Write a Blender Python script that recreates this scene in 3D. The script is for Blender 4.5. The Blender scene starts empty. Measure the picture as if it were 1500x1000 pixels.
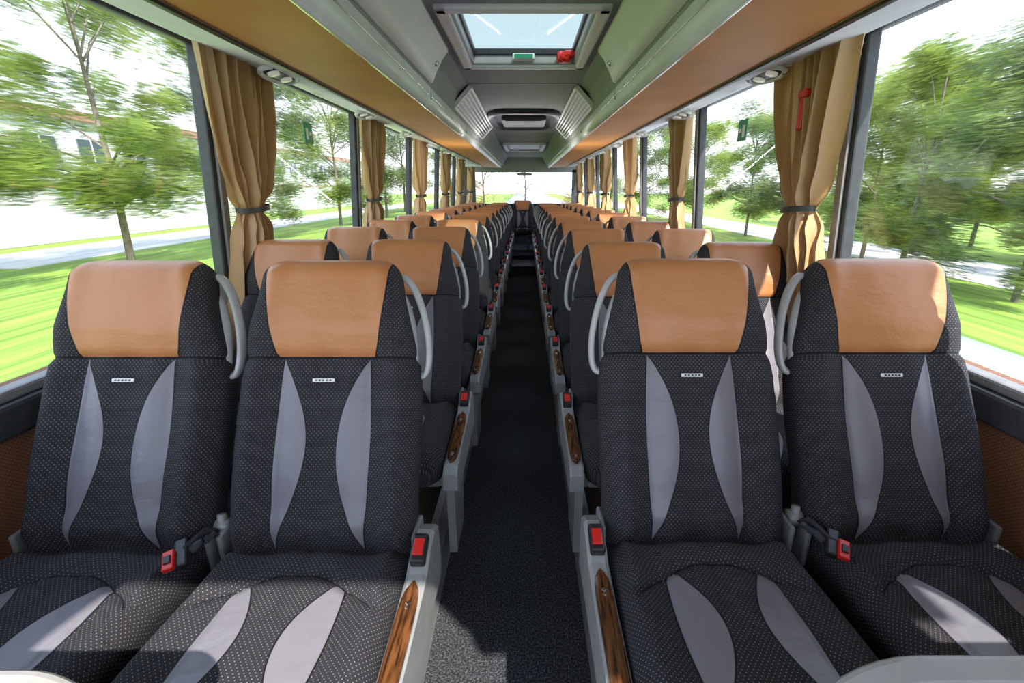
import bpy, bmesh, math, random
from mathutils import Vector, Matrix
random.seed(7)
SC = bpy.context.scene
COL = SC.collection
CAMZ = 1.5
CX = -0.01

# ---------------------------------------------------------------- node helpers
class E:
    def __init__(s, nt, sock): s.nt=nt; s.s=sock
    def _op(s, op, b=None, c=None, rev=False):
        n=s.nt.nodes.new('ShaderNodeMath'); n.operation=op
        args=[s,b,c] if not rev else [b,s,c]
        for i,a in enumerate(args):
            if a is None: continue
            if isinstance(a,E): s.nt.links.new(a.s,n.inputs[i])
            else: n.inputs[i].default_value=float(a)
        return E(s.nt,n.outputs[0])
    def __add__(s,o): return s._op('ADD',o)
    def __radd__(s,o): return s._op('ADD',o)
    def __sub__(s,o): return s._op('SUBTRACT',o)
    def __rsub__(s,o): return s._op('SUBTRACT',o,rev=True)
    def __mul__(s,o): return s._op('MULTIPLY',o)
    def __rmul__(s,o): return s._op('MULTIPLY',o)
    def __truediv__(s,o): return s._op('DIVIDE',o)
    def gt(s,o): return s._op('GREATER_THAN',o)
    def lt(s,o): return s._op('LESS_THAN',o)
    def abs(s): return s._op('ABSOLUTE')
    def sin(s): return s._op('SINE')
    def fr(s): return s._op('FRACT')
    def fl(s): return s._op('FLOOR')
    def pw(s,o): return s._op('POWER',o)
    def mod(s,o): return s._op('MODULO',o)
    def mx(s,o): return s._op('MAXIMUM',o)
    def mn(s,o): return s._op('MINIMUM',o)
    def clamp(s): return s.mx(0.0).mn(1.0)

def mat(name, color=(0.5,0.5,0.5), rough=0.5, metal=0.0, spec=0.5):
    m=bpy.data.materials.new(name); m.use_nodes=True
    b=m.node_tree.nodes['Principled BSDF']
    b.inputs['Base Color'].default_value=(*color,1); b.inputs['Roughness'].default_value=rough
    b.inputs['Metallic'].default_value=metal
    b.inputs['Specular IOR Level'].default_value=spec
    return m
def cmix(nt, fac, a, b):
    n=nt.nodes.new('ShaderNodeMix'); n.data_type='RGBA'
    if isinstance(fac,E): nt.links.new(fac.s,n.inputs[0])
    else: n.inputs[0].default_value=fac
    for i,x in ((6,a),(7,b)):
        if isinstance(x,(tuple,list)): n.inputs[i].default_value=(*x[:3],1)
        else: nt.links.new(x,n.inputs[i])
    return n.outputs[2]
def noise(nt, scale, detail=3, coord='Object', vecscale=None, rough=0.5):
    tc=nt.nodes.new('ShaderNodeTexCoord'); n=nt.nodes.new('ShaderNodeTexNoise')
    n.inputs['Scale'].default_value=scale; n.inputs['Detail'].default_value=detail; n.inputs['Roughness'].default_value=rough
    src=tc.outputs[coord]
    if vecscale:
        mp=nt.nodes.new('ShaderNodeMapping'); mp.inputs['Scale'].default_value=vecscale
        nt.links.new(src,mp.inputs[0]); src=mp.outputs[0]
    nt.links.new(src,n.inputs['Vector'])
    return E(nt,n.outputs['Fac'])
def bump(m, h, strength=0.2, dist=0.01):
    nt=m.node_tree; b=nt.nodes.new('ShaderNodeBump'); b.inputs['Strength'].default_value=strength; b.inputs['Distance'].default_value=dist
    nt.links.new(h.s,b.inputs['Height']); nt.links.new(b.outputs[0],nt.nodes['Principled BSDF'].inputs['Normal'])
def noisy(name, c1, c2, scale, rough=0.5, detail=4, vecscale=None, bstr=0, metal=0, lo=0.35, hi=0.65):
    m=mat(name,c1,rough,metal); nt=m.node_tree
    n=noise(nt,scale,detail,vecscale=vecscale)
    f=((n-lo)*(1.0/(hi-lo))).clamp()
    nt.links.new(cmix(nt,f,c1,c2),nt.nodes['Principled BSDF'].inputs['Base Color'])
    if bstr: bump(m,n,bstr,0.005)
    return m

ORANGE=(0.50,0.205,0.075); GREYL=(0.19,0.178,0.20); FAB=(0.022,0.022,0.026); DOT=(0.40,0.34,0.26)
L=0.750; VS=0.485

def uvs(nt):
    u=nt.nodes.new('ShaderNodeUVMap'); u.uv_map='UVMap'
    s=nt.nodes.new('ShaderNodeSeparateXYZ'); nt.links.new(u.outputs[0],s.inputs[0])
    return E(nt,s.outputs[0]),E(nt,s.outputs[1])
def fabric_color(nt,u,v):
    sx,sy=0.0102,0.0058
    row=(v/sy+100).fl()
    par=row.mod(2.0)
    fu=(u/sx+100+par*0.5).fr()-0.5
    fv=(v/sy+100).fr()-0.5
    d=((fu*sx).pw(2.0)+(fv*sy).pw(2.0))._op('SQRT')
    dot=(1.0-(d-0.0007)*(1/0.0005)).clamp()
    weave=(((u*2600.0).sin()*(v*2600.0).sin())*0.5+0.5)
    base=cmix(nt,weave,(0.011,0.011,0.014),(0.038,0.038,0.047))
    return cmix(nt,dot*0.70,base,DOT),weave
def seat_material(kind):
    m=mat('seat_fabric_'+kind,FAB,0.8); nt=m.node_tree; B=nt.nodes['Principled BSDF']
    u,v=uvs(nt); au=u.abs()
    fab,weave=fabric_color(nt,u,v)
    if kind=='back':
        t=(v/VS).clamp()
        outer=0.115+(t*math.pi).sin()*0.010
        inner=0.115-(t.pw(1.12)*math.pi).sin().mx(0.0).pw(0.9)*0.077
        grey=au.gt(inner)*au.lt(outer)*v.lt(VS)*v.gt(0.0)
        hh=0.124+((v-VS).mx(0.0)/0.2).pw(0.7)*0.034
        org=au.lt(hh)*v.gt(VS)
        s1=((au-inner).abs().mn((au-outer).abs())).lt(0.0016)*v.lt(VS)
        s2=(v-VS).abs().lt(0.0022)
        s3=(au-hh).abs().lt(0.002)*v.gt(VS)
        seam=s1.mx(s2).mx(s3)
    else:
        arc=0.150+au.pw(2.0)*2.6
        t=((v-0.15)/0.37).clamp()
        inner=0.114-(t*math.pi).sin()*0.074
        outer=0.114+(t*math.pi).sin()*0.016+0.001
        on=v.gt(arc)
        grey=au.gt(inner)*au.lt(outer)*on
        org=grey*0.0
        s1=((au-inner).abs().mn((au-outer).abs())).lt(0.0018)*on
        s2=(v-arc).abs().lt(0.0025)*au.lt(0.2)
        seam=s1.mx(s2)
    col=cmix(nt,grey,fab,GREYL)
    ln=noise(nt,9,3)
    oc=cmix(nt,ln,(ORANGE[0]*0.9,ORANGE[1]*0.88,ORANGE[2]*0.85),(ORANGE[0]*1.08,ORANGE[1]*1.1,ORANGE[2]*1.15))
    col=cmix(nt,org,col,oc)
    col=cmix(nt,seam,col,(0.008,0.008,0.008))
    nt.links.new(col,B.inputs['Base Color'])
    lea=grey.mx(org)
    r=0.85-lea*0.47
    nt.links.new(r.s,B.inputs['Roughness'])
    sp_=0.25+lea*0.25; nt.links.new(sp_.s,B.inputs['Specular IOR Level'])
    grain=noise(nt,260,2); crease=noise(nt,16,3,vecscale=(1,1,1.6))
    h=(weave*0.25)*(1.0-lea)+lea*(0.5+grain*0.2)-seam*0.9+crease*lea*3.0
    bump(m,h,0.5,0.0025)
    return m
M_BACK=seat_material('back'); M_CUSH=seat_material('cushion')
M_SHELL=noisy('seat_shell_plastic',(0.05,0.05,0.055),(0.07,0.07,0.075),40,0.5)
M_GREY=noisy('light_grey_plastic',(0.27,0.27,0.265),(0.31,0.31,0.30),20,0.36)
M_HANDLE=noisy('handle_satin_grey',(0.42,0.42,0.42),(0.48,0.48,0.48),20,0.25)
M_GREYD=noisy('mid_grey_plastic',(0.20,0.20,0.20),(0.24,0.24,0.24),20,0.45)
M_BLACK=noisy('black_plastic',(0.012,0.012,0.013),(0.022,0.022,0.024),50,0.4)
M_RED=mat('red_plastic',(0.62,0.02,0.015),0.3)
M_CHROME=mat('chrome_trim',(0.75,0.75,0.75),0.18,1.0)
M_STRAP=noisy('belt_webbing',(0.02,0.022,0.03),(0.05,0.05,0.06),300,0.8)
M_WOOD=noisy('walnut_inlay',(0.025,0.009,0.004),(0.15,0.055,0.018),16,0.2,6,(9,0.7,9),lo=0.38,hi=0.62)
M_GREEN=mat('exit_sign_green',(0.0,0.22,0.09),0.4)
M_WHITE=mat('badge_white',(0.8,0.8,0.8),0.35)

# ---------------------------------------------------------------- mesh builder
class MB:
    def __init__(s): s.v=[];s.f=[];s.m=[];s.uv=[];s.mats=[];s.sm=[]
    def mi(s,m):
        if m not in s.mats: s.mats.append(m)
        return s.mats.index(m)
    def face(s,idx,m,uv=None,smooth=True):
        s.f.append(tuple(idx)); s.m.append(s.mi(m)); s.uv.append(uv); s.sm.append(smooth)
    def loft(s,rings,m,closed=True,uvr=None,cap=(True,True),matfn=None,smooth=True):
        base=len(s.v); n=len(rings[0])
        for r in rings: s.v.extend([tuple(p) for p in r])
        for i in range(len(rings)-1):
            for j in range(n if closed else n-1):
                k=(j+1)%n
                a,b,c,d=base+i*n+j,base+i*n+k,base+(i+1)*n+k,base+(i+1)*n+j
                uv=None
                if uvr:
                    u0=uvr[i]; u1=uvr[i+1]
                    kk=j+1 if len(u0)>n else k
                    uv=[u0[j],u0[kk],u1[kk],u1[j]]
                s.face((a,b,c,d),matfn(i,j) if matfn else m,uv,smooth)
        if closed and cap[0]: s.face([base+j for j in range(n)][::-1],m,None,smooth)
        if closed and cap[1]:
            o=base+(len(rings)-1)*n
            uv=[uvr[-1][j] for j in range(n)] if uvr else None
            s.face([o+j for j in range(n)],m,uv,smooth)
    def box(s,c,size,m,bev=0.005,rot=None,seg=2):
        bm=bmesh.new(); bmesh.ops.create_cube(bm,size=1)
        bmesh.ops.scale(bm,vec=size,verts=bm.verts)
        if bev>0: bmesh.ops.bevel(bm,geom=bm.edges[:],offset=min(bev,min(size)*0.49),segments=seg,profile=0.5,affect='EDGES')
        M=Matrix.Translation(c)@(rot.to_4x4() if rot else Matrix.Identity(4))
        base=len(s.v)
        bm.verts.index_update()
        s.v.extend([tuple(M@v.co) for v in bm.verts])
        for f in bm.faces: s.face([base+v.index for v in f.verts],m,None,False)
        bm.free()
    def tube(s,pts,r,m,closed=False,n=8,flat=None):
        pts=[Vector(p) for p in pts]; rings=[]
        N=len(pts)
        for i,p in enumerate(pts):
            a=pts[(i-1)%N] if (closed or i>0) else p
            b=pts[(i+1)%N] if (closed or i<N-1) else p
            t=(b-a).normalized()
            up=Vector((0,1,0)) if abs(t.y)<0.9 else Vector((1,0,0))
            x=t.cross(up).normalized(); y=x.cross(t)
            rr=r(i/(N-1)) if callable(r) else r
            ry=rr*(flat or 1)
            rings.append([p+x*rr*math.cos(2*math.pi*k/n)+y*ry*math.sin(2*math.pi*k/n) for k in range(n)])
        if closed: rings.append(rings[0])
        s.loft(rings,m,cap=(not closed,not closed))
    def prism(s,poly,axis,a,b,m,smooth=False):
        def P(p,t):
            return {'x':(t,p[0],p[1]),'y':(p[0],t,p[1]),'z':(p[0],p[1],t)}[axis]
        s.loft([[P(p,a) for p in poly],[P(p,b) for p in poly]],m,smooth=smooth)
    def mesh(s,name):
        me=bpy.data.meshes.new(name); me.from_pydata(s.v,[],s.f)
        for m in s.mats: me.materials.append(m)
        me.polygons.foreach_set('material_index',s.m)
        me.polygons.foreach_set('use_smooth',s.sm)
        ul=me.uv_layers.new(name='UVMap')
        for p,uv in zip(me.polygons,s.uv):
            if uv:
                for k,li in enumerate(p.loop_indices): ul.data[li].uv=uv[k]
            else:
                for k,li in enumerate(p.loop_indices): ul.data[li].uv=(0.3,-0.3)
        bm=bmesh.new(); bm.from_mesh(me); bmesh.ops.recalc_face_normals(bm,faces=bm.faces); bm.to_mesh(me); bm.free()
        return me
    def obj(s,name,loc=(0,0,0)):
        o=bpy.data.objects.new(name,s.mesh(name)); o.location=loc; COL.objects.link(o); return o
def place(me,name,loc,rotz=0,scale=(1,1,1)):
    o=bpy.data.objects.new(name,me); o.location=loc; o.rotation_euler[2]=rotz; o.scale=scale; COL.objects.link(o); return o
def catmull(pts,n=6,closed=True):
    out=[];N=len(pts);P=[Vector(p) for p in pts]
    rng=range(N) if closed else range(N-1)
    for i in rng:
        p0,p1,p2,p3=(P[(i-1)%N],P[i],P[(i+1)%N],P[(i+2)%N]) if closed else (P[max(i-1,0)],P[i],P[i+1],P[min(i+2,N-1)])
        for k in range(n):
            t=k/n
            out.append(0.5*((2*p1)+(p2-p0)*t+(2*p0-5*p1+4*p2-p3)*t*t+(3*p1-p0-3*p2+p3)*t**3))
    if not closed: out.append(P[-1])
    return out
def sstep(a,b,x):
    t=min(1,max(0,(x-a)/(b-a))); return t*t*(3-2*t)
def gauss(x,m,s): return math.exp(-((x-m)/s)**2)

# ---------------------------------------------------------------- seat
Z0=0.480     # hinge above platform
REC=math.radians(24.0)
def section(w,T,p=4.5,nf=40,nb=14,prof=None):
    pts=[];
    for i in range(nf+1):
        x=-w*math.cos(math.pi*i/nf)
        a=min(1,abs(x)/w) if w>0 else 0
        y=-T/2*max(0,1-a**p)**(1/p)
        if prof: y-=prof(a)*(1-a**10)
        pts.append((x,y))
    for i in range(1,nb):
        x=w*math.cos(math.pi*i/nb); a=abs(x)/w
        pts.append((x,T/2*max(0,1-a**p)**(1/p)))
    return pts
def arcu(sec,nf):
    mid=nf//2; u=[0]*len(sec)
    acc=0
    for i in range(mid+1,len(sec)):
        acc+=math.dist(sec[i],sec[i-1]); u[i]=acc
    acc=0
    for i in range(mid-1,-1,-1):
        acc-=math.dist(sec[i],sec[i+1]); u[i]=acc
    u.append(u[len(sec)-1]+math.dist(sec[-1],sec[0]))
    return u
def build_seat(side,aisle,name,recl=REC):
    """side=+1: aisle lies toward +x."""
    mb=MB(); NF,NB=48,14
    cr,sr=math.cos(recl),math.sin(recl)
    def T3(x,y,s):   # seat-back frame -> local
        return (x, y*cr+s*sr, Z0+s*cr-y*sr)
    # backrest
    ss=[-0.03+i*(L-0.05+0.03)/50 for i in range(51)]+[L-0.05+0.05*math.sin(math.pi/2*i/10) for i in range(1,11)]
    ss+= [VS-0.006,VS,VS+0.006]; ss=sorted(ss)
    rings=[];uvr=[]
    for s in ss:
        w=0.233-0.012*sstep(0.42,0.52,s)-0.040*sstep(0.48,0.72,s)+0.004*gauss(s,0.3,0.12)
        w-=0.006*gauss(s,VS,0.010)
        T=0.12-0.02*sstep(0.3,0.6,s)
        e=max(0,(s-(L-0.06))/0.06)
        w=w-0.06+0.06*math.sqrt(max(0,1-e*e)) if e>0 else w
        e2=max(0,(s-(L-0.05))/0.05)
        T=T*(0.12+0.88*math.sqrt(max(0,1-e2*e2)))
        body=1-sstep(VS-0.02,VS+0.02,s)
        def prof(a,s=s,body=body,e=e2):
            b=0.032*gauss(a,0.80,0.17)*(0.35+0.65*body)+0.010*gauss(a,0.28,0.14)*body
            b+=0.008*(1-a*a)*(1-body)
            b-=0.009*gauss(a*0.232,0.119,0.006)*body
            b-=0.009*gauss(s,VS,0.007)
            b+=0.012*gauss(s,0.065,0.035)-0.014*gauss(s,0.0,0.03)
            return b*(1-e)
        sec=section(w,T,4.5,NF,NB,prof)
        off=0.055-0.028*sstep(0.46,0.58,s)-0.014*gauss(s,0.16,0.12)+0.02*sstep(0.0,-0.03,s)+0.012*e2*e2
        u=arcu(sec,NF)
        rings.append([T3(x,y+off,s) for x,y in sec]); uvr.append([(uu,s) for uu in u])
    def mf(i,j): return M_SHELL if NF+2<=j<=NF+NB-3 else M_BACK
    mb.loft(rings,M_BACK,uvr=uvr,matfn=mf)
    # cushion
    rings=[];uvr=[]
    vs=[0.0,0.012,0.03]+[0.05+i*0.40/40 for i in range(41)]+[0.45+0.07*math.sin(math.pi/2*i/10) for i in range(1,11)]
    for v in vs:
        w=0.232+0.004*sstep(0.1,0.4,v); Tk=0.135
        e=max(0,(v-0.45)/0.07)
        w-=0.05*(1-math.sqrt(max(0,1-e*e)))
        eb=max(0,1-v/0.03)
        w-=0.02*eb
        def prof(a,v=v,e=e):
            b=0.022*gauss(a,0.86,0.16)+0.010*gauss(a,0.15,0.22)
            x=a*0.232; ar=0.150+2.6*x*x
            b-=0.012*gauss(v,ar,0.010)*(1 if x<0.2 else 0)
            if v<ar and x<0.2: b+=0.010*sstep(0,0.05,ar-v)
            b-=0.026*(1-sstep(0.055,0.105,v))
            tt=min(1,max(0,(v-0.15)/0.37)); inn=0.115+0.016*math.sin(math.pi*tt)
            if v>ar: b-=0.008*gauss(x,inn,0.006)
            return b*(1-e)
        topdrop=0.055*(1-math.sqrt(max(0,1-e*e)))+0.03*eb*eb
        sec=section(w,Tk-topdrop*1.2,4.5,NF,NB,prof)
        zc=Z0+0.018+0.02*sstep(0,0.45,v)-Tk/2-topdrop*0.5
        u=arcu(sec,NF)
        rings.append([(x,0.055-v,zc-y) for x,y in sec]); uvr.append([(uu,v) for uu in u])
    mb.loft(rings,M_CUSH,uvr=uvr)
    mb.box((0,-0.17,Z0-0.125),(0.43,0.42,0.05),M_GREYD,0.015)
    # badge
    mb.box(T3(0,-0.017,0.426),(0.056,0.004,0.009),M_WHITE,0.0015,Matrix.Rotation(-recl,3,'X'))
    for k in range(5):
        mb.box(T3(-0.018+k*0.009,-0.0195,0.426),(0.005,0.002,0.004),M_BLACK,0,Matrix.Rotation(-recl,3,'X'))
    for sx in (-1,1):
        mb.box((sx*0.238,0.04,Z0-0.01),(0.014,0.09,0.12),M_GREYD,0.006)
    # grab handle
    pts=[(.150,.700),(.175,.710),(.203,.683),(.227,.63),(.243,.57),(.251,.51),(.248,.460),(.234,.440),(.217,.460),(.213,.525),(.203,.585),(.184,.64),(.160,.678)]
    loop=catmull([T3(side*a,0.058,s) for a,s in pts],4)
    mb.tube(loop,0.0088,M_HANDLE,closed=True,n=8,flat=2.0)
    # legs
    def legpanel(x,wd):
        poly=[(-0.33,0.0),(-0.12,0.0),(-0.06,Z0-0.14),(0.06,Z0-0.02),(0.05,Z0-0.0),(-0.05,Z0-0.06),(-0.42,Z0-0.06),(-0.42,Z0-0.11),(-0.33,Z0-0.16)]
        mb.prism(poly,'x',x-wd/2,x+wd/2,M_GREY)
    if aisle:
        legpanel(side*0.235,0.03)
        x=side*0.262
        ringp=[]
        prof=[(0.07,-0.10,-0.02),(0.065,-0.12,0.035),(0.02,-0.12,0.055),(-0.04,-0.12,0.045),(-0.09,-0.12,0.022),(-0.2,-0.12,0.012),(-0.34,-0.12,0.008),(-0.45,-0.11,-0.004),(-0.475,-0.09,-0.03)]
        for (y,zb,zt) in prof:
            hw=0.024
            c=[(-hw,zb),(-hw,zt-0.008),(-hw+0.008,zt),(hw-0.008,zt),(hw,zt-0.008),(hw,zb)]
            ringp.append([(x+a,y,Z0+b) for a,b in c])
        mb.loft(ringp,M_GREY,smooth=False)
        r2=[]
        for k in range(17):
            t=k/16; y=-0.112-0.33*t
            hw=0.0195*math.sqrt(max(0.05,1-(2*t-1)**6)); z=Z0+0.0195-0.016*t
            r2.append([(x-hw,y,z-0.006),(x-hw,y,z+0.002),(x-hw*0.6,y,z+0.006),(x+hw*0.6,y,z+0.006),(x+hw,y,z+0.002),(x+hw,y,z-0.006)])
        mb.loft(r2,M_WOOD,smooth=False)
        for yy in (-0.17,-0.40):
            mb.box((x,yy,Z0+0.0245-(-yy-0.112)*0.047),(0.009,0.009,0.004),M_CHROME,0.001,Matrix.Rotation(math.radians(45),3,'Z'))
            mb.box((x,yy-0.012,Z0+0.0245-(-yy-0.10)*0.047),(0.006,0.006,0.004),M_CHROME,0.001,Matrix.Rotation(math.radians(45),3,'Z'))
        R=Matrix.Rotation(math.radians(22),3,'X')
        mb.box((x,-0.045,Z0+0.050),(0.036,0.072,0.028),M_BLACK,0.006,R)
        mb.box((x,-0.050,Z0+0.063),(0.024,0.040,0.008),M_RED,0.002,R)
    else:
        legpanel(-side*0.20,0.03)
        legpanel(side*0.12,0.03)
        R=Matrix.Rotation(math.radians(20),3,'X')@Matrix.Rotation(math.radians(-side*-28),3,'Z')
        bx=side*0.222
        mb.box((bx,-0.06,Z0+0.052),(0.028,0.075,0.020),M_BLACK,0.005,R)
        mb.box((bx-side*0.010,-0.088,Z0+0.056),(0.024,0.050,0.014),M_RED,0.003,R)
        mb.box((bx-side*0.010,-0.092,Z0+0.064),(0.014,0.020,0.004),M_BLACK,0.001,R)
        st=catmull([(side*0.245,0.05,Z0+0.0),(side*0.242,0.02,Z0+0.055),(side*0.232,-0.03,Z0+0.062),(side*0.215,-0.08,Z0+0.048)],5,False)
        mb.tube(st,0.012,M_STRAP,n=6,flat=0.3)
        st=catmull([(side*0.250,0.05,Z0+0.0),(side*0.262,0.01,Z0+0.045),(side*0.250,-0.03,Z0+0.060),(side*0.235,-0.05,Z0+0.050)],5,False)
        mb.tube(st,0.010,M_STRAP,n=6,flat=0.3)
        mb.tube([(side*0.252,0.045,Z0+0.02),(side*0.252,0.05,Z0+0.075)],0.011,M_GREY,n=12)
        mb.tube([(side*0.237,0.05,Z0+0.04),(side*0.270,0.05,Z0+0.04)],0.021,M_GREY,n=16)
    return mb.mesh(name)

PLAT=0.16
seats={}
for side in (1,-1):
    for ai in (True,False):
        seats[(side,ai)]=build_seat(side,ai,'coach_seat_mesh')
lefts=[(-1.018,False),(-0.510,True)]; rights=[(0.955,False),(0.435,True)]
NR=12
for r in range(NR):
    for grp,side,dy in ((lefts,1,-0.045),(rights,-1,-0.01)):
        for (x,ai) in grp:
            yy=1.01+dy+0.80*r+((0.075 if side==1 else 0.04) if r>0 else 0)
            sz=1 if r==0 else (0.972 if side==1 else 0.962)-0.006*(r-1)
            place(seats[(side,ai)],'coach_seat',(x,yy,PLAT),0,(1,1,sz))
for i,x in enumerate((-1.04,-0.54,-0.05,0.44,0.93)):
    place(seats[(1,False)],'rear_bench_seat',(x,10.68,0.22 if i==2 else 0.16),0,(1,1,0.88))

# ---------------------------------------------------------------- shell
XL,XR=-1.33,1.27
Y0,Y1=-1.6,11.75
YR=-0.47     # unseen roof edge, set back to shape the sun patch; raked windscreen in front
TILT=math.radians(4.0)
def zH(h): return CAMZ+h
M_CARPET=mat('aisle_carpet',(0.02,0.02,0.02),0.95); nt=M_CARPET.node_tree
n1=noise(nt,150,2); n2=noise(nt,420,1)
f=((n1*0.5+n2*0.5-0.49)*9.0).clamp()
nt.links.new(cmix(nt,f,(0.011,0.011,0.013),(0.16,0.165,0.195)),nt.nodes['Principled BSDF'].inputs['Base Color']); bump(M_CARPET,n2,0.8,0.01)
M_WFLOOR=noisy('platform_wood_floor',(0.018,0.009,0.006),(0.055,0.028,0.018),6,0.35,5,(10,1,1))
M_WALL=mat('side_wall_fabric',(0.2,0.08,0.03),0.8); nt=M_WALL.node_tree
tc=nt.nodes.new('ShaderNodeTexCoord'); sp=nt.nodes.new('ShaderNodeSeparateXYZ'); nt.links.new(tc.outputs['Object'],sp.inputs[0])
wv=((E(nt,sp.outputs[1])*520.0).sin()*(E(nt,sp.outputs[2])*520.0).sin()*0.5+0.5)
nt.links.new(cmix(nt,wv,(0.13,0.050,0.022),(0.30,0.125,0.055)),nt.nodes['Principled BSDF'].inputs['Base Color'])
M_TAN=noisy('rack_tan_suede',(0.64,0.26,0.055),(0.72,0.31,0.075),3,0.55,5)
M_CEIL=noisy('ceiling_grey_felt',(0.28,0.275,0.28),(0.32,0.315,0.32),120,0.85)
M_BIN=noisy('bin_light_grey',(0.66,0.65,0.645),(0.70,0.69,0.685),6,0.4)
M_RAIL=noisy('rail_grey_gloss',(0.60,0.59,0.59),(0.65,0.64,0.64),6,0.22)
M_DARK=noisy('window_frame_dark',(0.035,0.038,0.042),(0.05,0.053,0.058),30,0.4)

YS=8.62
mb=MB(); mb.box(((-0.33+0.22)/2,(Y0+YS)/2,-0.03),(0.548,YS-Y0,0.06),M_CARPET,0); mb.obj('floor')
for nm,a,b in (('floor_platform_left',XL-0.05,-0.33),('floor_platform_right',0.22,XR+0.05)):
    mb=MB(); mb.box(((a+b)/2,(0.1+Y1)/2,PLAT/2-0.03),(b-a,Y1-0.1,PLAT+0.06),M_WFLOOR,0)
    mb.obj(nm)
for nm,x,sgn in (('trim_1',-0.33,1),('trim_2',0.22,-1)):
    mb=MB()
    mb.box((x+sgn*0.004,(0.1+YS)/2,PLAT/2+0.002),(0.008,YS-0.1,PLAT),M_GREY,0.002)
    mb.box((x-sgn*0.012,(0.1+YS)/2,PLAT+0.006),(0.045,YS-0.1,0.012),M_GREY,0.004)
    mb.box((x-sgn*0.03,(0.1+YS)/2,PLAT+0.05),(0.03,YS-0.1,0.03),M_GREY,0.006)
    mb.obj(nm)
mb=MB()
mb.box((-0.055,YS+0.45,0.06),(0.53,0.88,0.2),M_BLACK,0.01); mb.box((-0.055,YS+1.95,0.10),(0.53,2.1,0.24),M_CARPET,0.01)
mb.box((-0.055,YS+0.02,0.155),(0.53,0.03,0.02),M_CHROME,0.003); mb.obj('rear_step')

# side walls
PIT=1.77
pill={-1:[2.13+PIT*k for k in range(-1,6)],1:[1.95+1.67*k for k in range(-1,6)]}
def RT(sgn): return Matrix.Rotation(-sgn*TILT,3,'Y')
def tx(X,sgn,z): return X-sgn*math.tan(TILT)*(z-1.0)
for sgn,nm,X in ((-1,'left',XL),(1,'right',XR)):
    mb=MB()
    xo=X+sgn*0.04
    mb.box((xo,(Y0+Y1)/2,0.50),(0.08,Y1-Y0,1.0),M_WALL,0)
    mb.box((X-sgn*0.005,(Y0+Y1)/2,0.935),(0.05,Y1-Y0,0.09),M_DARK,0.012)
    mb.box((X+sgn*0.01,(Y0+Y1)/2,0.995),(0.05,Y1-Y0,0.03),M_GREYD,0.008)
    mb.box((X-sgn*0.03,(Y0+Y1)/2,0.30),(0.05,Y1-Y0,0.10),M_GREYD,0.015)
    mb.box((xo-sgn*0.05,(YR+Y1)/2,2.16),(0.12,Y1-YR,0.22),M_GREYD,0)
    for y in pill[sgn]:
        mb.box((tx(X,sgn,1.53)+sgn*0.02,y,1.53),(0.05,0.085,1.08),M_DARK,0.008,RT(sgn))
        mb.box((tx(X,sgn,1.53)-sgn*0.012,y,1.53),(0.014,0.04,1.04),M_GREYD,0.004,RT(sgn))
    mb.tube([(X,Y0,0.98),(tx(X,sgn,2.1),YR,2.14)],0.045,M_DARK,n=8)
    mb.obj('wall_'+nm)
# glass
M_GL=bpy.data.materials.new('window_glass'); M_GL.use_nodes=True; nt=M_GL.node_tree
for n in list(nt.nodes):
    if n.type!='OUTPUT_MATERIAL': nt.nodes.remove(n)
out=[n for n in nt.nodes if n.type=='OUTPUT_MATERIAL'][0]
tr=nt.nodes.new('ShaderNodeBsdfTransparent'); tr.inputs[0].default_value=(0.97,0.98,0.98,1)
gl=nt.nodes.new('ShaderNodeBsdfGlossy'); gl.inputs['Roughness'].default_value=0.02
mx=nt.nodes.new('ShaderNodeMixShader'); mx.inputs[0].default_value=0.05
nt.links.new(tr.outputs[0],mx.inputs[1]); nt.links.new(gl.outputs[0],mx.inputs[2]); nt.links.new(mx.outputs[0],out.inputs[0])
wn=1
for sgn,X in ((-1,XL),(1,XR)):
    ys=[YR+0.02]+pill[sgn]+[Y1]
    ys=[y for y in ys if YR<=y<=Y1]
    for a,b in zip(ys[:-1],ys[1:]):
        if b-a<0.2: continue
        mb=MB(); mb.box((tx(X,sgn,1.53)+sgn*0.03,(a+b)/2,1.53),(0.006,b-a-0.08,1.05),M_GL,0,RT(sgn)); mb.obj('window_%d'%wn); wn+=1
mb=MB()
mb.box((CX,Y1+0.04,0.57),(2.7,0.08,1.15),M_DARK,0); mb.box((CX,Y1+0.04,2.07),(2.7,0.08,0.46),M_CEIL,0)
for x in (XL+0.06,XR-0.06): mb.box((x,Y1+0.04,1.5),(0.22,0.08,0.8),M_DARK,0)
mb.box((CX,Y1-0.06,1.12),(2.5,0.16,0.06),M_BLACK,0.02)
mb.box((CX,Y1-0.03,1.80),(0.35,0.06,0.05),M_GREY,0.02)
mb.obj('wall_rear')
mb=MB(); mb.box((CX,Y1+0.04,1.5),(2.1,0.006,0.8),M_GL,0); mb.obj('window_%d'%wn); wn+=1
mb=MB(); mb.box((CX,Y0-0.04,0.45),(2.7,0.08,0.9),M_DARK,0); mb.obj('wall_front')
mb=MB()
b0=len(mb.v); mb.v.extend([(-1.28,Y0,0.92),(1.22,Y0,0.92),(1.16,YR,2.15),(-1.22,YR,2.15)]); mb.face((b0,b0+1,b0+2,b0+3),M_GL,None,False)
mb.obj('window_%d'%wn); wn+=1

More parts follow.
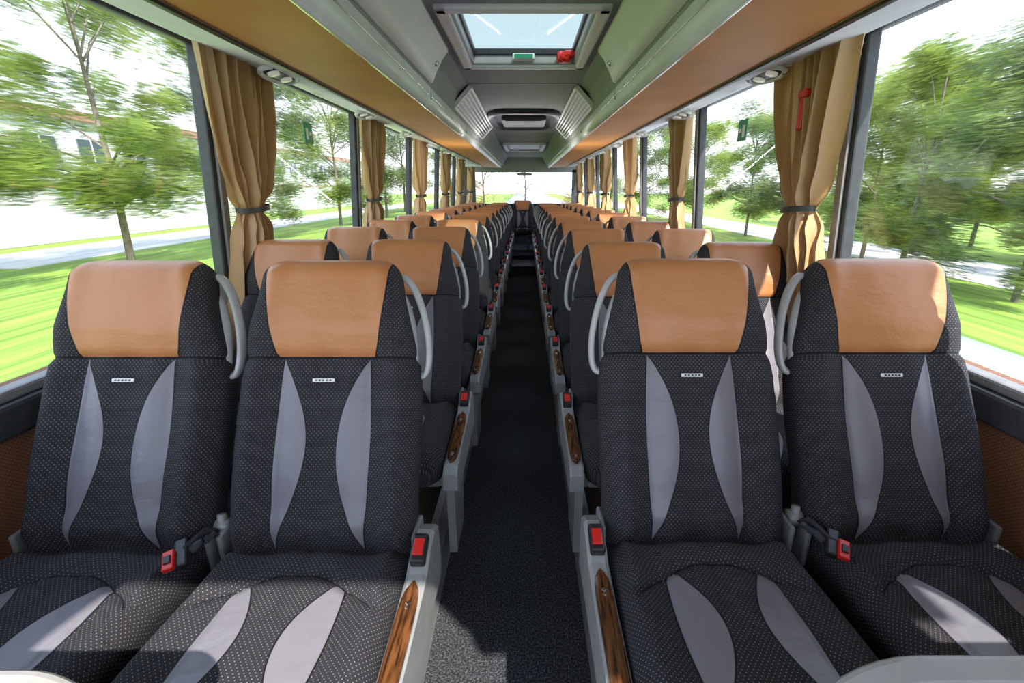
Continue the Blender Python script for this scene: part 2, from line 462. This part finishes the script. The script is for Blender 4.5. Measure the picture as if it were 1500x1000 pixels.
# ceiling
HY0,HY1=2.12,3.05
HX0,HX1=-0.330,0.315
zc=zH(0.66)
mb=MB()
def slab(x0,x1,y0,y1,z=zc,t=0.05,m=M_CEIL): mb.box(((x0+x1)/2,(y0+y1)/2,z+t/2),(x1-x0,y1-y0,t),m,0)
slab(CX-0.42,CX+0.42,YR,HY0); slab(CX-0.42,CX+0.42,HY1,Y1)
slab(CX-0.42,HX0,HY0,HY1); slab(HX1,CX+0.42,HY0,HY1)
for sgn in (-1,1):
    a=[(CX+sgn*0.38,zc),(CX+sgn*0.44,zc-0.045),(CX+sgn*0.47,zc-0.11),(CX+sgn*0.485,zH(0.5)),(CX+sgn*0.53,zH(0.5)),(CX+sgn*0.53,zc+0.05),(CX+sgn*0.38,zc+0.05)]
    mb.prism(a,'y',YR,Y1,M_CEIL)
    mb.box((CX+sgn*0.92,(YR+Y1)/2,zc+0.09),(0.98,Y1-YR,0.06),M_GREYD,0)
for y in (3.55,6.4,9.0): mb.box((CX,y,zc-0.002),(0.76,0.012,0.006),M_GREYD,0)
mb.obj('ceiling')

# luggage racks
M_LAMP=mat('reading_lamp_lens',(0.9,0.9,0.85),0.2); B=M_LAMP.node_tree.nodes['Principled BSDF']
B.inputs['Emission Color'].default_value=(1,0.93,0.8,1); B.inputs['Emission Strength'].default_value=0.15
YE=Y1-0.9; YM=(YR+YE)/2; YL=YE-YR
for sgn,nm in ((-1,'left'),(1,'right')):
    def X(a): return CX+sgn*a
    wx=(XL+0.06) if sgn<0 else (XR-0.06)
    mb=MB()
    tan=[(X(0.86),zH(0.425)),(X(0.518),zH(0.415)),(X(0.518),zH(0.44)),(X(0.86),zH(0.45))]
    mb.prism(tan,'y',YR,YE,M_TAN)
    ch=catmull([(X(0.520),0,zH(0.408)),(X(0.508),0,zH(0.412)),(X(0.493),0,zH(0.435)),(X(0.486),0,zH(0.47)),(X(0.485),0,zH(0.505))],5,False)
    prof=[(p.x,p.z) for p in ch]+[(X(0.53),zH(0.52)),(X(0.56),zH(0.45))]
    mb.prism(prof,'y',YR,YE,M_RAIL,smooth=True)
    mb.box((X(0.523),YM,zH(0.409)),(0.008,YL,0.008),M_CHROME,0.002)
    mb.box((X(0.4865),YM,zH(0.463)),(0.006,YL,0.006),M_CHROME,0.002)
    ch=catmull([(X(0.86),0,zH(0.43)),(X(0.872),0,zH(0.42)),(X(0.93),0,zH(0.438)),(X(1.04),0,zH(0.465)),(X(1.16),0,zH(0.495)),(wx,0,zH(0.535))],5,False)
    prof=[(p.x,p.z) for p in ch]+[(wx,zH(0.66)),(X(0.86),zH(0.50))]
    mb.prism(prof,'y',YR,YE,M_RAIL,smooth=True)
    mb.box((X(0.866),YM,zH(0.418)),(0.018,YL,0.010),M_BLACK,0.002)
    mb.box((wx-sgn*0.012,YM,zH(0.525)),(0.03,YL,0.03),M_DARK,0.008)
    for k in range(7):
        mb.box((X(0.4865),1.2+1.6*k,zH(0.475)),(0.007,0.012,0.06),M_GREYD,0)
    mb.box((X(0.93),YE-0.03,zH(0.55)),(0.85,0.06,0.25),M_BIN,0.02)
    mb.obj('luggage_rack_'+nm)
    # bins
    mb=MB()
    ends=[YR,1.28,2.80]
    for a,b in zip(ends[:-1],ends[1:]):
        rings=[]
        for t in (0,0.01,0.03,0.06,0.5,0.94,0.97,0.99,1.0):
            y=a+0.006+(b-a-0.012)*t
            k=0 if 0.05<t<0.95 else (1-min(t,1-t)/0.06)
            k=k*k*0.6 if b>2.7 and t>0.5 else k*k*0.12
            pr=[(0.476,0.512),(0.455,0.518),(0.435,0.56),(0.405,0.615),(0.375,0.652),(0.37,0.659)]
            c=[(X(p[0]+0.05*k),y,zH(p[1]+0.0)) for p in pr]
            c+=[(X(0.482),y,zH(0.659)),(X(0.482),y,zH(0.512))]
            rings.append(c)
        mb.loft(rings,M_BIN)
        mb.tube([(X(0.425),b-0.16,zH(0.58)),(X(0.418),b-0.16,zH(0.575))],0.014,M_CHROME,n=14)
    mb.obj('overhead_bin_'+nm)
    # reading lamps
    mbl=MB()
    R=Matrix.Rotation(sgn*math.radians(14),3,'Y')
    loop=[R@Vector((0.05*math.cos(t*math.pi/12),0.13*math.sin(t*math.pi/12),0)) for t in range(24)]
    mbl.tube([(p.x,p.y,p.z) for p in loop],0.011,M_BIN,closed=True,n=8)
    disc=[[tuple(R@Vector((k*0.05*math.cos(t*math.pi/12),k*0.13*math.sin(t*math.pi/12),z))) for t in range(24)] for k,z in ((1,0.004),(0.5,-0.004))]
    mbl.loft(disc,M_BLACK)
    for yy in (-0.055,0.055):
        mbl.tube([tuple(R@Vector((0,yy,-0.002))),tuple(R@Vector((0,yy,-0.012)))],0.024,M_LAMP,n=16)
    me=mbl.mesh('lamp')
    for k in range(9):
        place(me,'reading_lamp',(X(1.02),1.10+1.15*k,zH(0.450)))

# hatch
mb=MB()
cx=(HX0+HX1)/2; cy=(HY0+HY1)/2; W=HX1-HX0; H=HY1-HY0
def frame(x0,x1,y0,y1,w,z,t,m,bev=0.008):
    mb.box(((x0+x1)/2,y0+w/2,z),(x1-x0,w,t),m,bev); mb.box(((x0+x1)/2,y1-w/2,z),(x1-x0,w,t),m,bev)
    mb.box((x0+w/2,(y0+y1)/2,z),(w,y1-y0,t),m,bev); mb.box((x1-w/2,(y0+y1)/2,z),(w,y1-y0,t),m,bev)
frame(HX0-0.02,HX1+0.02,HY0-0.02,HY1+0.02,0.055,zc-0.006,0.03,M_BIN,0.012)
frame(HX0+0.025,HX1-0.025,HY0+0.025,HY1-0.025,0.022,zc+0.03,0.07,M_GREY,0.008)
frame(HX0+0.042,HX1-0.042,HY0+0.042,HY1-0.042,0.016,zc+0.055,0.03,M_BLACK,0.004)
# tinted hatch glass
M_TG=bpy.data.materials.new('tinted_hatch_glass'); M_TG.use_nodes=True; nt=M_TG.node_tree
for n in list(nt.nodes):
    if n.type!='OUTPUT_MATERIAL': nt.nodes.remove(n)
out=[n for n in nt.nodes if n.type=='OUTPUT_MATERIAL'][0]
tr=nt.nodes.new('ShaderNodeBsdfTransparent'); tr.inputs[0].default_value=(0.52,0.57,0.55,1)
gl=nt.nodes.new('ShaderNodeBsdfGlossy'); gl.inputs['Roughness'].default_value=0.03
mx=nt.nodes.new('ShaderNodeMixShader'); mx.inputs[0].default_value=0.05
nt.links.new(tr.outputs[0],mx.inputs[1]); nt.links.new(gl.outputs[0],mx.inputs[2]); nt.links.new(mx.outputs[0],out.inputs[0])
mb.box((cx,cy,zc+0.065),(W-0.11,H-0.11,0.006),M_TG,0)
mb.box((cx+0.0,HY1-0.085,zc+0.02),(0.12,0.05,0.03),M_BIN,0.006); mb.box((cx,HY1-0.112,zc+0.02),(0.10,0.004,0.02),M_GREEN,0)
mb.obj('roof_hatch')
mb=MB(); mb.box((0.215,HY1-0.085,zc+0.02),(0.085,0.06,0.055),M_RED,0.018); mb.tube([(0.215,HY1-0.13,zc+0.015),(0.215,HY1-0.11,zc+0.015)],0.025,M_RED,n=16); mb.box((0.245,HY1-0.125,zc+0.03),(0.07,0.02,0.03),M_RED,0.008)
mb.obj('emergency_hammer')
# ceiling unit
mb=MB()
def oval(w,l,n=32,p=4):
    return [(w*math.copysign(abs(math.cos(t))**(2/p),math.cos(t)),l*math.copysign(abs(math.sin(t))**(2/p),math.sin(t))) for t in [2*math.pi*k/n for k in range(n)]]
rr=[]
for w,l,z in ((0.35,0.66,0.0),(0.345,0.65,-0.03),(0.33,0.62,-0.045),(0.30,0.57,-0.035),(0.28,0.55,-0.01)):
    rr.append([(CX+a,5.25+b,zc+z) for a,b in oval(w,l)])
mb.loft(rr[:4],M_BLACK,cap=(True,False)); mb.loft(rr[3:],M_BLACK,cap=(False,True))
mb.box((CX,5.1,zc-0.045),(0.42,0.5,0.05),M_SHELL,0.02); mb.box((CX,4.83,zc-0.05),(0.34,0.02,0.05),M_BLACK,0.005)
mb.obj('ceiling_monitor_unit')
mb=MB(); frame(CX-0.34,CX+0.34,7.9,9.3,0.06,zc-0.01,0.05,M_BIN,0.015); frame(CX-0.28,CX+0.28,8.0,9.2,0.03,zc-0.01,0.03,M_BLACK,0.005); mb.box((CX,8.6,zc-0.004),(0.5,1.1,0.01),M_GREY,0)
mb.obj('roof_hatch')
# vents
for sgn in (-1,1):
    mb=MB()
    a=Vector((CX+sgn*0.36,0,zc-0.012)); b=Vector((CX+sgn*0.475,0,zH(0.53)))
    mid=(a+b)/2; ang=math.atan2(b.z-a.z,b.x-a.x); R=Matrix.Rotation(-ang,3,'Y')
    ln=(b-a).length
    for (o,w) in ((-ln/2,0.02),(ln/2,0.02)):
        p=mid+R@Vector((o,0,0)); mb.box((p.x,4.7,p.z),(w,2.2,0.03),M_BIN,0.006,R)
    for y in (3.6,5.8): mb.box((mid.x,y,mid.z),(ln,0.03,0.03),M_BIN,0.006,R)
    mb.box((mid.x,4.7,mid.z),(ln,2.18,0.008),M_BLACK,0,R)
    for k in range(5):
        p=mid+R@Vector((-ln/2+ln*(k+1)/6,0,0)); mb.box((p.x,4.7,p.z-0.003),(0.009,2.18,0.014),M_BIN,0.002,R)
    mb.obj('air_vent_grille')

# ---------------------------------------------------------------- curtains
M_CURT=mat('tan_satin_curtain',(0.50,0.30,0.13),0.34); nt=M_CURT.node_tree; B=nt.nodes['Principled BSDF']
n=noise(nt,5,4,vecscale=(1,1,0.3)); nt.links.new(cmix(nt,n,(0.46,0.265,0.11),(0.62,0.38,0.18)),B.inputs['Base Color'])
B.inputs['Sheen Weight'].default_value=0.2
tl=nt.nodes.new('ShaderNodeBsdfTranslucent'); tl.inputs[0].default_value=(0.55,0.33,0.13,1)
ms=nt.nodes.new('ShaderNodeMixShader'); ms.inputs[0].default_value=0.12
out=[q for q in nt.nodes if q.type=='OUTPUT_MATERIAL'][0]
nt.links.new(B.outputs[0],ms.inputs[1]); nt.links.new(tl.outputs[0],ms.inputs[2]); nt.links.new(ms.outputs[0],out.inputs[0])
def curtain(seed,wide,tied=True):
    rnd=random.Random(seed); ph=[rnd.uniform(0,6.28) for _ in range(12)]
    mb=MB(); zt,zb,ztie=2.00,0.80,1.415
    NU,NV=220,80
    rings=[]
    for j in range(NV+1):
        z=zt+(zb-zt)*j/NV
        if z>ztie:
            t=(z-ztie)/(zt-ztie); w=0.072+(wide-0.072)*(t**0.7)+0.02*math.sin(math.pi*t)
        else:
            t=(ztie-z)/(ztie-zb); w=0.072+(wide*0.85-0.072)*min(1,(t*1.5))**0.8
        gz=gauss(z,ztie,0.045)
        if not tied: w=wide; gz=0
        row=[]
        for i in range(NU+1):
            u=i/NU*2-1
            amp=0.058*(1-0.68*gz)*(0.65+0.35*math.sin(ph[1]+u*5))
            uu=u+0.07*math.sin(ph[2]+z*3+u*4)+0.03*math.sin(ph[6]+z*7-u*7)
            P=7.0*math.pi*uu+ph[3]+0.6*math.sin(z*3+ph[4])
            f=math.sin(P+0.45*math.sin(P))
            x=amp*f+0.010*math.sin(37*uu+ph[5]+z*5)+0.007*math.sin(z*38+u*14+ph[7])*gauss(z,ztie,0.16)
            x+=0.03*(1-u*u)*(0.4+gz*0.6)
            y=w*u*1.0+0.016*(w/wide)*math.cos(P)
            row.append((x+math.tan(TILT)*(z-1.5),y,z))
        rings.append(row)
    mb.loft(rings,M_CURT,closed=False)
    if tied:
        loop=[(0.015+0.060*math.cos(t*math.pi/12),0.088*math.sin(t*math.pi/12),ztie+0.008*math.sin(t*math.pi/12)) for t in range(24)]
        rb=[[ (p[0],p[1],p[2]+dz) for p in loop] for dz in (-0.011,0.011)]
        mb.loft(rb,M_BLACK,cap=(False,False))
    mb.box((0.03,0,zt+0.012),(0.02,wide*2,0.02),M_GREYD,0.004)
    return mb
for k,y in enumerate([2.16+PIT*i for i in range(0,6)]):
    o=curtain(10+k,0.225 if k==0 else 0.20).obj('window_curtain',(XL+0.13,y,0)); 
for k,y in enumerate([2.04+1.67*i for i in range(0,6)]):
    o=curtain(40+k,0.24 if k==0 else 0.20).obj('window_curtain',(XR-0.13,y,0)); o.rotation_euler[2]=math.pi
o=curtain(70,0.40,False).obj('window_curtain',(XR-0.13,0.58,0)); o.rotation_euler[2]=math.pi  # out of view, added closed to keep sun off the right seats
# exit stickers + hammer
for X_,y,h in ((tx(XL,-1,1.8)+0.02,3.00,0.30),(tx(XR,1,1.8)-0.02,2.85,0.30)):
    mb=MB(); mb.box((X_,y,zH(h)),(0.004,0.11,0.11),M_GREEN,0.0); 
    s=1 if X_<0 else -1
    mb.box((X_+s*0.003,y-0.02,zH(h)-0.005),(0.002,0.03,0.06),M_WHITE,0); mb.box((X_+s*0.003,y+0.025,zH(h)),(0.002,0.03,0.02),M_WHITE,0)
    mb.obj('exit_sign')
mb=MB(); mb.box((XR-0.19,2.05,zH(0.29)),(0.02,0.03,0.15),M_RED,0.008); mb.box((XR-0.195,2.04,zH(0.345)),(0.025,0.06,0.03),M_RED,0.008); mb.obj('emergency_hammer')

# front partitions
M_PART=noisy('partition_top_grey',(0.30,0.295,0.285),(0.34,0.335,0.32),10,0.35)
def partition(x0,x1,y,z,r,innersign,name):
    mb=MB()
    pts=[(r*(1-math.sin(math.pi/2*k/8)), -r*(1-math.cos(math.pi/2*k/8))) for k in range(9)]
    if innersign<0: prof=[(x0+p[0],z+p[1]) for p in pts]+[(x0,PLAT),(x1,PLAT),(x1,z)]
    else: prof=[(x1-p[0],z+p[1]) for p in pts]+[(x1,PLAT),(x0,PLAT),(x0,z)]
    mb.prism(prof,'y',y-0.02,y+0.02,M_PART)
    o=mb.obj(name); bv=o.modifiers.new('b','BEVEL'); bv.width=0.010; bv.segments=3; bv.limit_method='ANGLE'
partition(0.285,XR,0.335,1.067,0.10,-1,'partition_panel')
partition(XL,-0.432,0.335,1.047,0.06,1,'partition_panel')

# ---------------------------------------------------------------- outside
GZ=-1.4
def ground(name,x0,x1,y0,y1,z,m):
    mb=MB(); mb.box(((x0+x1)/2,(y0+y1)/2,z-0.05),(x1-x0,y1-y0,0.1),m,0); mb.obj(name)
M_GRASS=noisy('grass',(0.11,0.20,0.02),(0.26,0.40,0.05),1.6,0.9,8,(3.0,0.10,1))
M_ASPH=noisy('asphalt',(0.22,0.23,0.26),(0.32,0.33,0.36),1.2,0.9,6,(2,0.1,1))
M_PAVE=noisy('pavement',(0.45,0.44,0.43),(0.6,0.59,0.57),1,0.9,5,(2,0.1,1))
ground('ground_lawn',-220,220,-120,260,GZ-0.02,M_GRASS)
ground('road_surface',-4.2,9.0,-120,260,GZ,M_ASPH)
ground('sidewalk',14.5,19,-120,260,GZ,M_PAVE)
ground('side_road',-24,-19,18,260,GZ,M_PAVE)
M_STUC=noisy('white_facade',(0.66,0.66,0.64),(0.78,0.78,0.76),0.6,0.8,4,(1,0.3,1))
M_PINK=noisy('red_brick_band',(0.42,0.20,0.15),(0.52,0.28,0.22),0.8,0.8)
M_PANE=mat('dark_pane',(0.10,0.13,0.16),0.15)
def building(x,y0,y1,h,name,sg=1):
    mb=MB(); D=10
    mb.box((x-sg*D/2,(y0+y1)/2,GZ+h/2),(D,y1-y0,h),M_STUC,0)
    mb.box((x-sg*D/2,(y0+y1)/2,GZ+h+0.25),(D+0.4,y1-y0+0.4,0.5),M_PINK,0)
    k=y0+1.5
    while k<y1-2:
        mb.box((x+sg*0.02,k+0.9,GZ+h-1.6),(0.1,1.8,1.2),M_PANE,0); mb.box((x+sg*0.06,k+0.9,GZ+h-1.6),(0.08,0.08,1.2),M_STUC,0)
        mb.box((x+sg*0.06,k+0.9,GZ+h-2.25),(0.2,2.0,0.08),M_GREYD,0)
        k+=3.2
    mb.box((x+sg*0.03,(y0+y1)/2,GZ+h*0.45),(0.06,y1-y0,0.12),M_PINK,0)
    mb.obj(name)
building(-26,-10,46,6.6,'office_building')
building(-30,60,110,7,'office_building')
def leafmat(name,c1,c2,tp_=0.42):
    m=mat(name,c1,0.6); nt=m.node_tree; B=nt.nodes['Principled BSDF']
    n=noise(nt,0.9,3); f=((n-0.35)*3.3).clamp()
    c=cmix(nt,f,c1,c2); nt.links.new(c,B.inputs['Base Color'])
    tl=nt.nodes.new('ShaderNodeBsdfTranslucent'); nt.links.new(c,tl.inputs[0])
    ms=nt.nodes.new('ShaderNodeMixShader'); ms.inputs[0].default_value=0.5
    tp=nt.nodes.new('ShaderNodeBsdfTransparent'); m2=nt.nodes.new('ShaderNodeMixShader'); m2.inputs[0].default_value=tp_
    out=[q for q in nt.nodes if q.type=='OUTPUT_MATERIAL'][0]
    nt.links.new(B.outputs[0],ms.inputs[1]); nt.links.new(tl.outputs[0],ms.inputs[2])
    nt.links.new(ms.outputs[0],m2.inputs[1]); nt.links.new(tp.outputs[0],m2.inputs[2]); nt.links.new(m2.outputs[0],out.inputs[0])
    return m
LG=leafmat('leaves_green',(0.12,0.19,0.03),(0.44,0.54,0.12)); LG2=leafmat('leaves_dark_green',(0.07,0.115,0.04),(0.30,0.39,0.12)); LO=leafmat('leaves_autumn',(0.40,0.20,0.04),(0.70,0.42,0.10))
M_BARK=noisy('bark',(0.12,0.10,0.08),(0.24,0.20,0.16),8,0.9)
def tree(seed,h,spread,lm,nleaf,name,base=0.3):
    rnd=random.Random(seed); mb=MB()
    mb.tube([(0,0,0),(0.05,0.03,h*0.3),(-0.04,0.05,h*0.6),(0.02,0,h*0.95)],lambda t:0.08*(1-t)+0.015,M_BARK,n=8)
    cl=[]
    for k in range(42):
        z=h*rnd.uniform(base,0.98); t=(z/h-base)/(1-base)
        r=spread*(0.35+0.75*math.sin(math.pi*min(1,0.15+t*0.8)))*rnd.uniform(0.25,1.0); a=rnd.uniform(0,6.28)
        c=Vector((r*math.cos(a),r*math.sin(a)*1.15,z)); cl.append((c,rnd.uniform(0.45,0.95)*spread*0.38))
        if k%2==0: mb.tube([(0,0,z*0.75),tuple(c*0.5+Vector((0,0,z*0.42))),tuple(c)],lambda t:0.025*(1-t)+0.006,M_BARK,n=5)
    for k in range(nleaf):
        c,r=rnd.choice(cl)
        d=Vector((rnd.gauss(0,1),rnd.gauss(0,1.3),rnd.gauss(0,0.8))).normalized()*r*(rnd.random()**0.4)
        d.y*=1.3
        p=c+d
        ly=rnd.uniform(0.2,0.8); w=rnd.uniform(0.014,0.034)
        a=rnd.uniform(0,math.pi); n2=Vector((math.cos(a),0,math.sin(a)))*w
        yv=Vector((rnd.uniform(-.02,.02),ly*0.5,rnd.uniform(-.03,.03)))
        b=len(mb.v)
        mb.v.extend([tuple(p-yv),tuple(p-n2),tuple(p+yv),tuple(p+n2)])
        mb.face((b,b+1,b+2,b+3),lm,None,False)
    me=bpy.data.meshes.new(name); me.from_pydata(mb.v,[],mb.f)
    for m in mb.mats: me.materials.append(m)
    me.polygons.foreach_set('material_index',mb.m)
    return me
tg=[tree(1,7.5,2.6,LG,23000,'tree',0.22),tree(2,7.0,2.4,LG,20000,'tree',0.2),tree(3,7.5,3.0,LG2,26000,'tree',0.10)]
to=tree(5,5.5,2.4,LO,14000,'tree',0.12)
def T(me,x,y,s=1,r=0,nm='roadside_tree'):
    place(me,nm,(x,y,GZ-0.02),r,(s,s,s))
T(tg[0],-16.0,19.5,1.55); T(tg[1],-18,9.6,1.55,math.pi); T(tg[2],-17,31,1.4,math.pi); T(tg[1],-15,40,1.5); T(tg[2],-14,50,1.5)
T(tg[2],-15,62,1.6); T(tg[0],-11,74,1.6)
for i,(x,y,s) in enumerate(((13.2,12.6,0.90),(12.6,16.0,0.98),(14,20,0.95),(13.2,25,1.05),(14,31,1.0),(13,38,1.1),(13.5,46,1.2),(13,56,1.4),(12,70,1.5),(21,19,1.0),(23,25,1.1),(26,34,1.4))):
    T(tg[(i*2+2)%3],x,y,s,math.pi*(i%2))
T(to,19.0,13.8,0.85,0,'autumn_tree'); T(to,22.0,17.0,0.95,math.pi,'autumn_tree'); T(to,-4,48,1.2,0,'autumn_tree'); T(to,5,52,1.2,0,'autumn_tree'); T(tg[2],0,60,1.2); T(tg[2],8,66,1.2); T(tg[2],-8,66,1.3)

# ---------------------------------------------------------------- light
w=bpy.data.worlds.new('sky'); SC.world=w; w.use_nodes=True; nt=w.node_tree
bg=nt.nodes['Background']; tc=nt.nodes.new('ShaderNodeTexCoord'); sp=nt.nodes.new('ShaderNodeSeparateXYZ'); nt.links.new(tc.outputs['Generated'],sp.inputs[0])
z=E(nt,sp.outputs[2]).clamp().pw(0.6)
nt.links.new(cmix(nt,z,(0.96,0.97,1.0),(0.50,0.68,1.0)),bg.inputs[0]); bg.inputs[1].default_value=2.5
sl=bpy.data.lights.new('sun','SUN'); sl.energy=8.0; sl.angle=0.012; sl.color=(1,0.95,0.88)
so=bpy.data.objects.new('sun',sl); COL.objects.link(so)
so.rotation_euler=Vector((-0.38,1.0,-1.14)).to_track_quat('-Z','Y').to_euler()
for sgn,nm in ((-1,'left'),(1,'right')):
    al=bpy.data.lights.new('cove_led_strip','AREA'); al.shape='RECTANGLE'; al.size=0.02; al.size_y=11.0; al.energy=36; al.color=(1,0.97,0.97)  # added fill lights facing up, unseen, to brighten ceiling and bins
    ao=bpy.data.objects.new('cove_led_strip_'+nm,al); COL.objects.link(ao)
    ao.location=(CX+sgn*0.470,5.2,zH(0.515)); 
    ao.rotation_euler=Vector((-sgn*0.55,0,0.83)).to_track_quat('-Z','Y').to_euler()

# ---------------------------------------------------------------- camera
cam=bpy.data.cameras.new('cam'); co=bpy.data.objects.new('camera',cam); COL.objects.link(co)
cam.sensor_width=36; cam.lens=36*700/1500; cam.shift_x=-19/1500; cam.clip_start=0.02; cam.clip_end=500
co.location=(0,0,CAMZ); co.rotation_euler=(math.radians(90)-math.atan(225/700),0,0)
SC.camera=co
SC.view_settings.view_transform='Standard'; SC.view_settings.look='None'; SC.view_settings.exposure=0.42
